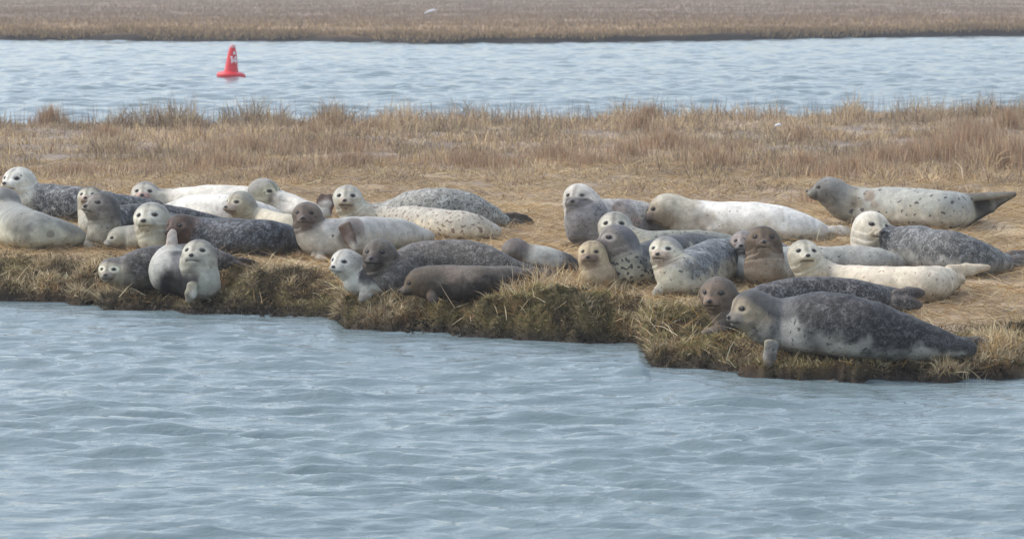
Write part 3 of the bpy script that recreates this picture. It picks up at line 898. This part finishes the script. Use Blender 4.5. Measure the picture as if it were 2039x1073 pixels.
def far_shore(x, y):
    u = x / y
    b = np.interp(u, [-.4, -.16, -.065, -.026, .03, .08, .16, .4], [116, 113, 111, 107.5, 110, 114, 121.5, 126])
    return b + (n2(x, np.zeros_like(x), .35, 4, 51.) - .5) * 3.0

# ------------------------------------------------------------------ grass
def grass_mat(name):
    n = NT(name)
    c = n.attr('tint').outputs['Color']
    n.l(c, n.b.inputs['Base Color'])
    n.set(Roughness=.7, Specular_IOR_Level=.2)
    tr = n.n('ShaderNodeBsdfTranslucent'); n.l(c, tr.inputs[0])
    mx = n.n('ShaderNodeMixShader'); mx.inputs[0].default_value = .25
    n.l(n.b.outputs[0], mx.inputs[1]); n.l(tr.outputs[0], mx.inputs[2]); n.l(mx.outputs[0], n.out.inputs[0])
    return n.m
GRASS_M = grass_mat('dry_grass')
def blades(name, base, length, az, lean, width, tint, bend=.5, **kw):
    """ribbon blades. lean 0 upright .. pi/2 flat, az direction of lean"""
    n = len(base)
    d = np.stack([np.cos(az) * np.sin(lean), np.sin(az) * np.sin(lean), np.cos(lean)], -1)
    l2 = np.minimum(lean + bend * rng.uniform(-.2, 1, n), 1.75)
    d2 = np.stack([np.cos(az) * np.sin(l2), np.sin(az) * np.sin(l2), np.cos(l2)], -1)
    wa = rng.uniform(0, math.pi, n)
    side = np.stack([np.cos(wa), np.sin(wa) * .4, np.zeros(n)], -1)
    side = side - (side * d).sum(1)[:, None] * d
    side = side / (np.linalg.norm(side, axis=1)[:, None] + 1e-6) * width[:, None] * .5
    m = base + d * (length * .5)[:, None]
    t = m + d2 * (length * .5)[:, None]
    V = np.stack([base - side, base + side, m + side * .8, m - side * .8, t], 1).reshape(-1, 3)
    i = np.arange(n)[:, None] * 5
    q = i + np.array([0, 1, 2, 3]); tr = i + np.array([3, 2, 4])
    me = mesh_np(name, V, q, tr, smooth=False)
    add_attr(me, 'tint', np.repeat(tint, 5, 0))
    return link(name, me, GRASS_M, kind='stuff', **kw)
def pick(n, cols, w=None, jit=.22):
    cols = np.array(cols); k = rng.choice(len(cols), n, p=w)
    return np.clip(cols[k] * (1 + rng.normal(0, jit, n))[:, None], .01, .8)
def scatter(n, y0, y1, um=.25):
    n = int(n * um / .178)
    # uniform per area in the wedge seen by the camera
    y = np.sqrt(rng.uniform(y0 * y0, y1 * y1, n)); u = rng.uniform(-um, um, n)
    return u * y, y
def build_grass():
    foot = np.array(FOOT)
    def clear(x, y, pad):
        ok = np.ones(len(x), bool)
        for fx, fy, fr in foot:
            ok &= (x - fx) ** 2 + (y - fy) ** 2 > (fr + pad) ** 2
        return ok
    # matted straw lying on the ground
    x, y = scatter(230000, 20.6, 37)
    k = (zg(x, y) > .2) & (face_mask(x, y) < .75) & (rng.random(len(x)) < np.where(y < 30, 1, .6)) & (n2(x, y, 2.4, 3, 61.) > .36)
    x, y = x[k], y[k]; n = len(x)
    z = zrough(x, y) + rng.uniform(0, .018, n)
    L = rng.uniform(.06, .26, n) * np.where(rng.random(n) < .1, 1.7, 1)
    az = np.where(rng.random(n) < .5, 0, math.pi) + rng.normal(0, .7, n) + (n2(x, y, .8, 2, 63.) - .5) * 3
    lean = rng.normal(1.46, .13, n)
    t = pick(n, [STRAW * 1.12, GOLD, TAN, STRAW * .8, DKB], [.34, .2, .22, .14, .1])
    t = t * (.62 + .66 * n2(x, y, 2.6, 3, 67.))[:, None] * .92 * np.array([1.03, 1, .92])
    blades('matted_straw', np.stack([x, y, z], -1), L, az, lean, rng.uniform(.0025, .006, n), t, .15,
           label='flattened pale straw covering the ground between and behind the seals', category='straw')
    # short and mid grass over the back of the island
    x, y = scatter(330000, 26.5, 57)
    sf = shore_far(x / y); d = sf - y
    u = x / y
    cl = n2(x, y, 2.4, 3, 71.); big = n2(x, y, .45, 3, 73.)
    hgt = (.035 + .042 * sstep(30, 36, y) + .10 * sstep(4.0, 1, d) * (.45 + .55 * sstep(-.15, -.10, u))) * (.35 + 2.0 * sstep(.42, .75, cl)) * (.6 + .8 * big)
    hgt = hgt * (1 + .8 * np.exp(-((u - .145) / .035) ** 2) * np.exp(-((y - 33.5) / 3.) ** 2))
    k = (d > .08) & (rng.random(len(x)) < (.25 + .75 * sstep(28, 32, y)) * (.6 + .4 * sstep(.35, .5, cl))) & (hgt > .03)
    x, y, hgt, cl, big = x[k], y[k], hgt[k], cl[k], big[k]
    k = clear(x, y, .10); x, y, hgt, cl, big = x[k], y[k], hgt[k], cl[k], big[k]; n = len(x)
    z = zrough(x, y) - .01
    t = pick(n, [TAN, STRAW, GREYB, DKB, lin((200, 178, 158))], [.28, .24, .22, .14, .12])
    warm = sstep(.5, .68, big)[:, None]
    t = t * (1 - warm * .3) + t * np.array([1.0, .86, .74]) * warm * .3
    t = t * (.42 + .80 * n2(x, y, 3.0, 3, 77.) + .35 * sstep(.35, .65, n2(x, y, .7, 3, 78.)))[:, None] * .95 * np.array([1.01, 1, .93])
    blades('marsh_grass', np.stack([x, y, z], -1), hgt * rng.uniform(.6, 1.5, n), rng.uniform(0, 6.28, n),
           np.abs(rng.normal(.3, .45, n)) + .5 * (1 - sstep(29, 36, y)), rng.uniform(.005, .013, n), t, .8,
           label='dry brown and tan marsh grass covering the back of the low island', category='grass')
    # taller tufts: brown, scattered, and along the far shore
    cx, cy, ch, cr = [], [], [], []
    for px, py, h_ in [(85,245,.26),(255,228,.28),(395,230,.34),(335,236,.22),(560,240,.22),(100,250,.3),(690,240,.2),(850,236,.32),(940,236,.36),
                       (975,240,.3),(1010,238,.28),(1130,234,.34),(1065,236,.26),(1275,262,.34),(1290,240,.28),(1350,232,.3),(1460,222,.22),(1560,220,.28),(1640,222,.25),
                       (1730,218,.28),(1800,218,.3),(1900,212,.25),(1990,206,.3),(2030,212,.3),(505,305,.26),(490,300,.2),(440,330,.18),(215,275,.2),(680,300,.22),(700,330,.2),
                       (1420,330,.24),(1250,310,.22),(1110,320,.22),(1180,330,.18),(940,330,.18),(1330,300,.25),(1760,330,.3),(1820,325,.3),(1880,330,.32),(1940,300,.34),(1985,340,.34),(2025,330,.36),
                       (1930,270,.3),(2010,260,.34),(1700,350,.22),(1650,400,.2),(1600,335,.2),(620,270,.2),(740,262,.2),(1600,280,.2),(1480,300,.2),(160,345,.14),(330,340,.14),(590,345,.14)]:
        xx, yy = at_z(px, py, .32)
        cx.append(xx); cy.append(yy); ch.append(h_); cr.append(.16 + .5 * rng.random() * (py > 290) + .12)
    tuft_n = 420
    X, Yv, Hh = [], [], []
    for a, b, h_, r_ in zip(cx, cy, ch, cr):
        m = int(tuft_n * (r_ / .25) ** 1.2)
        rr = np.abs(rng.normal(0, .5, m)) * r_; aa = rng.uniform(0, 6.28, m)
        X.append(a + rr * np.cos(aa) * 1.3); Yv.append(b + rr * np.sin(aa)); Hh.append(h_ * rng.uniform(.45, 1.1, m) * np.exp(-(rr / r_) ** 2 * .5) * 1.12)
    x = np.concatenate(X); y = np.concatenate(Yv); h_ = np.concatenate(Hh)
    k = clear(x, y, .12) & (zg(x, y) > .02); x, y, h_ = x[k], y[k], h_[k]; n = len(x)
    t = pick(n, [lin((184, 152, 122)), lin((164, 134, 108)), TAN, STRAW, lin((146, 120, 102))], [.3, .22, .2, .14, .14])
    blades('tall_grass_tufts', np.stack([x, y, zrough(x, y) - .01], -1), h_, rng.uniform(0, 6.28, n), np.abs(rng.normal(.12, .16, n)),
           rng.uniform(.004, .009, n), t, .35, label='taller rusty brown tufts standing up out of the marsh grass', category='grass')
    # thin dead stems against the channel
    x, y = scatter(900, 40, 55); n = len(x); sf = shore_far(x / y); y2 = sf - np.abs(rng.normal(.1, 1.6, n)) - .1; x = x / y * y2; y = y2
    blades('dead_stems', np.stack([x, y, zrough(x, y)], -1), rng.uniform(.2, .46, n), rng.uniform(0, 6.28, n), np.abs(rng.normal(0, .12, n)),
           rng.uniform(.004, .007, n), pick(n, [DKB, lin((120, 98, 90)), lin((96, 78, 70))]), .15,
           label='thin dark dead stems sticking up along the far shore of the island', category='grass')
    # shaggy moss, weed and roots on the cut bank
    x, y = scatter(520000, 19.0, 25.2)
    fm = face_mask(x, y)
    z = zrough(x, y)
    k = (fm > .12) & (z > .012) & (rng.random(len(x)) < np.clip(fm * 1.1, 0, 1)); x, y, z = x[k], y[k], z[k]; n = len(x)
    e = .02
    gx = (zrough(x + e, y) - z) / e; gy = (zrough(x, y + e) - z) / e
    az = np.arctan2(-gy, -gx) + rng.normal(0, .7, n)
    sl = np.sqrt(gx * gx + gy * gy)
    lean = np.clip(.5 + .6 * np.arctan(sl) + rng.normal(0, .4, n), .05, 2.3)
    cl = n2(x, y, 5, 3, 81.); og = n2(x, y, 4, 3, 31.)
    u = x / y
    t = pick(n, [lin((140, 124, 92)), lin((110, 98, 72)), lin((152, 136, 106)), lin((88, 76, 54)), lin((184, 164, 126))], [.28, .26, .18, .18, .10], .28)
    stw = sstep(.50, .62, n2(x, y, 2.3, 3, 85.)) * (rng.random(n) < .5)
    t = t * (1 - stw)[:, None] + pick(n, [lin((172, 156, 124)), lin((150, 132, 102)), lin((188, 172, 142))]) * stw[:, None]
    g = (1 - stw)[:, None] * (sstep(.40, .50, og) * (.4 + .6 * np.exp(-((u - .0) / .08) ** 2)) * (.4 + .6 * rng.random(n)))[:, None]
    t = t * (1 - g) + pick(n, [lin((128, 120, 74)), lin((104, 102, 58)), lin((152, 142, 98))]) * g
    wet_shade = sstep(.13, .02, z + (cl - .5) * .12)[:, None] * .8  # damp weed at the waterline, its dark tint also painting undercut shade
    t = t * (1 - wet_shade) + lin((52, 44, 38)) * wet_shade
    t = t * (.28 + 1.05 * sstep(.30, .62, cl))[:, None]  # gaps between clumps darkened in the tint as crevice shade
    blades('bank_moss', np.stack([x, y, z - .004], -1), rng.uniform(.015, .05, n) * (.5 + cl * 1.1) * (1 + .9 * stw), az, lean, rng.uniform(.004, .009, n), t, .8,
           label='shaggy olive and rusty moss and weed hanging over the cut edge of the bank', category='moss')
    # loose straws caught on the bank and poking up in front of the seals
    n = 3200
    x, y = scatter(n * 3, 19.3, 24.6); k = (zg(x, y) > .06) & (zg(x, y) < .295); x, y = x[k][:n], y[k][:n]; n = len(x)
    blades('loose_straw', np.stack([x, y, zrough(x, y) + .015], -1), rng.uniform(.05, .24, n), rng.uniform(0, 6.28, n), rng.normal(1.25, .32, n),
           rng.uniform(.003, .006, n), pick(n, [STRAW * 1.25, lin((214, 196, 160)), GOLD]), .4,
           label='loose pale straws caught in the moss of the bank edge', category='straw')
    X, Yv, L = [], [], []
    for px, py, sx, cnt, ln in [(1085,578,60,420,.17),(1190,578,40,420,.13),(1020,590,40,160,.14),(1130,560,60,200,.15),(1230,585,60,150,.12),(1990,700,40,260,.14),(660,590,30,60,.12),(1660,480,30,60,.22),(1610,470,30,25,.3),(1900,730,60,120,.09)]:
        for _ in range(cnt):
            q = px + rng.normal(0, sx * .6); w = py + rng.normal(0, 8)
            b = ground_hit(q, w); kx, kz = ray(q, w)
            X.append(kx * b); Yv.append(b); L.append(ln * rng.uniform(.4, 1.3))
    x, y, L = map(np.array, (X, Yv, L)); n = len(x)
    blades('upright_straw', np.stack([x, y, zrough(x, y)], -1), L, rng.uniform(0, 6.28, n), np.abs(rng.normal(.75, .45, n)),
           rng.uniform(.003, .006, n), pick(n, [STRAW * 1.15, GOLD, lin((206, 186, 146)), TAN]), .6,
           label='upright golden straws standing in front of the seals at the bank edge', category='straw')
    fz = foot[:, 2] > .05
    ff_ = np.repeat(foot[fz], 26, 0); n = len(ff_)
    aa = rng.uniform(math.pi * .95, math.pi * 2.05, n); rr = ff_[:, 2] * rng.uniform(.72, 1.1, n)
    x = ff_[:, 0] + rr * np.cos(aa); y = ff_[:, 1] + rr * np.sin(aa)
    k = zg(x, y) > .1; x, y = x[k], y[k]; n = len(x)
    blades('pressed_straw', np.stack([x, y, zrough(x, y) - .005], -1), rng.uniform(.03, .11, n), rng.uniform(0, 6.28, n), np.abs(rng.normal(1.0, .35, n)),
           rng.uniform(.003, .006, n), pick(n, [STRAW, GOLD, TAN, lin((110, 92, 66))]) * .9, .5,
           label='pressed straw bunched against the undersides of the seals', category='straw')
    # far marsh
    n = 190000
    u = rng.uniform(-.25, .25, n); y = np.exp(rng.uniform(math.log(107), math.log(240), n)); x = u * y
    y = np.where(rng.random(n) < .35, far_shore(x, y) + np.abs(rng.normal(0, 1.2, n)) + .1, y); x = u * y
    d = y - far_shore(x, y); k = d > .06 + .6 * n2(x, y, .5, 2, 97.) ** 2; x, y, d = x[k], y[k], d[k]; n = len(x)
    bl = n2(x, y, .12, 3, 91.)
    z = .27 * sstep(0, .4, d) + sstep(0, 1, d) * ((n2(x, y, .3, 3, 41.) - .5) * .35 + (n2(x, y, 2.0, 2, 43.) - .5) * .12)
    t = pick(n, [lin((190, 168, 130)), lin((172, 150, 120)), lin((154, 134, 114)), lin((130, 110, 92))], [.3, .3, .25, .15])
    far = sstep(6, 50, d)[:, None]
    t = t * np.array([.78, .73, .66])
    t = t * (1 - far * .8) + (lin((132, 113, 94)) * (.8 + .4 * bl)[:, None]) * far * .8
    blades('far_marsh_grass', np.stack([x, y, z - .03], -1), rng.uniform(.1, .3, n) * (.4 + bl), rng.uniform(0, 6.28, n), np.abs(rng.normal(.3, .4, n)),
           rng.uniform(.02, .05, n), t, .5, label='dry tan marsh grass on the far side of the channel', category='grass')

# ------------------------------------------------------------------ buoy
def lathe(prof, seg=40):
    vs, qs = [], []
    for (r, z) in prof:
        for j in range(seg):
            a = 2 * math.pi * j / seg; vs.append((r * math.cos(a), r * math.sin(a), z))
    for i in range(len(prof) - 1):
        for j in range(seg):
            a = i * seg + j; b = i * seg + (j + 1) % seg
            qs.append((a, b, b + seg, a + seg))
    return vs, qs
def build_buoy():
    bx, by = at_z(460, 158, 0.0)
    s = 1.05 * by / F                                     # metres per photo pixel there
    root = empty('channel_buoy', (bx, by, .045), label='red cone-shaped channel buoy numbered 14 floating beyond the island', category='buoy')
    root.rotation_euler = (math.radians(1.5), math.radians(3), math.radians(28))
    n = NT('buoy_red'); co = n.objco(); a = n.noise(co, 9, 4, .6)
    n.l(n.mix(n.ramp(a.outputs[0], .4, .75), tuple(lin((196, 6, 22))), tuple(lin((212, 40, 54)))), n.b.inputs['Base Color']); n.set(Roughness=.38)
    red = n.m
    n = NT('buoy_white'); n.set(Base_Color=(.82, .80, .80, 1), Roughness=.4); white = n.m
    n = NT('buoy_cap'); n.set(Base_Color=(.55, .30, .30, 1), Roughness=.6); capm = n.m
    v, q = lathe([(0.001,-12*s),(20*s,-12*s),(25*s,-3*s),(27*s,1*s),(27.5*s,4*s),(26.5*s,6.5*s),(24*s,8.5*s),(17*s,10.5*s),(14*s,11*s)])
    link('float_collar', mesh_np('float_collar', v, q), red, root)
    cone = [(14.0*s,10.5*s),(12.6*s,16*s),(10.6*s,30*s),(8.8*s,42*s),(7.2*s,51*s),(5.6*s,56*s)]
    v, q = lathe(cone)
    link('cone_tower', mesh_np('cone_tower', v, q), red, root)
    v, q = lathe([(5.7*s,55.6*s),(5.8*s,57.5*s),(4.8*s,60*s),(2.4*s,62*s),(.01*s,62.4*s)])
    link('cap', mesh_np('cap', v, q), capm, root)
    cr = lambda z: np.interp(z, [p[1] for p in cone], [p[0] for p in cone])
    def decal(name, strokes, ang0):
        vs, qs = [], []
        for poly in strokes:                        # each stroke is a quad (u, z) in px units
            n_ = 6
            for i in range(n_):
                for (ta, tb) in ((i / n_, (i + 1) / n_),):
                    P = np.array(poly, float)
                    lo = P[0] + (P[1] - P[0]) * ta; lo2 = P[0] + (P[1] - P[0]) * tb
                    hi_ = P[3] + (P[2] - P[3]) * ta; hi2 = P[3] + (P[2] - P[3]) * tb
                    b = len(vs)
                    for pt in (lo, lo2, hi2, hi_):
                        z = pt[1] * s; r = cr(z) + .004
                        an = ang0 + pt[0] * s / r
                        vs.append((r * math.cos(an), r * math.sin(an), z))
                    qs.append((b, b + 1, b + 2, b + 3))
        link(name, mesh_np(name, vs, qs, smooth=False), white, root)
    an = math.radians(-90)
    an = math.radians(-90 - 28 + 32)
    # 1
    decal('number_one', [[(-6.2,27),(-3.6,27),(-3.6,40),(-6.2,40)], [(-8.0,36.5),(-6.2,38),(-6.2,40),(-8.0,38.5)]], an)
    # 4
    decal('number_four', [[(2.2,27),(4.6,27),(4.6,40),(2.2,40)], [(-2.6,30.2),(2.2,30.2),(2.2,32.6),(-2.6,32.6)], [(4.6,30.2),(6.2,30.2),(6.2,32.6),(4.6,32.6)], [(-2.6,32.6),(-.3,32.6),(2.2,38.0),(2.2,40)]], an)
    decal('reflector', [[(-2.6,43.5),(2.6,43.5),(1.2,49),(-1.2,49)]], an)
    decal('collar_mark', [], an) if False else None
def build_debris():
    n = NT('bleached_wood'); n.set(Base_Color=(.72, .72, .74, 1), Roughness=.6); wm = n.m
    def stick(name, px, py, ln, r, ang, tilt, label, z=.45):
        x, y = at_z(px, py, z)
        pr = []
        v = []; q = []
        N = 9; seg = 8
        for i in range(N):
            t = i / (N - 1); rr = r * (.55 + .6 * math.sin(math.pi * min(max(t, .06), .94))) * (1.25 if i in (6, 7) else 1)
            cx_ = (t - .5) * ln; cz = .12 * ln * math.sin(t * 3.0) * .5 + (t - .5) * ln * tilt
            for j in range(seg):
                a = 2 * math.pi * j / seg; v.append((cx_, rr * math.cos(a), cz + rr * math.sin(a)))
        for i in range(N - 1):
            for j in range(seg):
                a = i * seg + j; b = i * seg + (j + 1) % seg; q.append((a, b, b + seg, a + seg))
        v.append((-.5 * ln, 0, v[0][2])); v.append((.5 * ln, 0, v[(N-1)*seg][2]))
        t3 = [(len(v)-2, (j+1) % seg, j) for j in range(seg)] + [(len(v)-1, (N-1)*seg + j, (N-1)*seg + (j+1) % seg) for j in range(seg)]
        o = link(name, mesh_np(name, v, q, t3), wm, label=label, category='driftwood')
        o.location = (x, y, z); o.rotation_euler = (0, 0, ang)
    stick('driftwood', 857, 24, .55, .05, .2, .25, 'bleached white stick of driftwood lying far off on the opposite marsh', .55)
    stick('driftwood', 1549, 250, .09, .018, .3, .1, 'tiny bleached white scrap lying in the grass at the back of the island', .42)

def build_haze():
    lo = (-1400, -6, -2.4); hi = (1400, 2600, 4.2)
    v = [(x, y, z) for z in (lo[2], hi[2]) for y in (lo[1], hi[1]) for x in (lo[0], hi[0])]
    q = [(0, 2, 3, 1), (4, 5, 7, 6), (0, 1, 5, 4), (2, 6, 7, 3), (0, 4, 6, 2), (1, 3, 7, 5)]
    m_ = bpy.data.materials.new('haze_air'); m_.use_nodes = True
    t = m_.node_tree; t.nodes.clear()
    o = t.nodes.new('ShaderNodeOutputMaterial'); p = t.nodes.new('ShaderNodeVolumePrincipled')
    p.inputs['Color'].default_value = (.93, .96, 1, 1); p.inputs['Density'].default_value = .0010
    t.links.new(p.outputs[0], o.inputs['Volume'])
    link('haze', mesh_np('haze', v, q, smooth=False), m_, kind='stuff', label='thin pale haze over the marsh and the channel', category='haze')
import time as _time
_t0 = _time.time()
build_water(); print('water', _time.time() - _t0)
build_ground(); print('ground', _time.time() - _t0)
for i_, s_ in enumerate(SEALS): make_seal(i_, s_)
print('seals', _time.time() - _t0)
build_buoy(); build_debris(); build_grass(); build_haze()
print('grass', _time.time() - _t0)
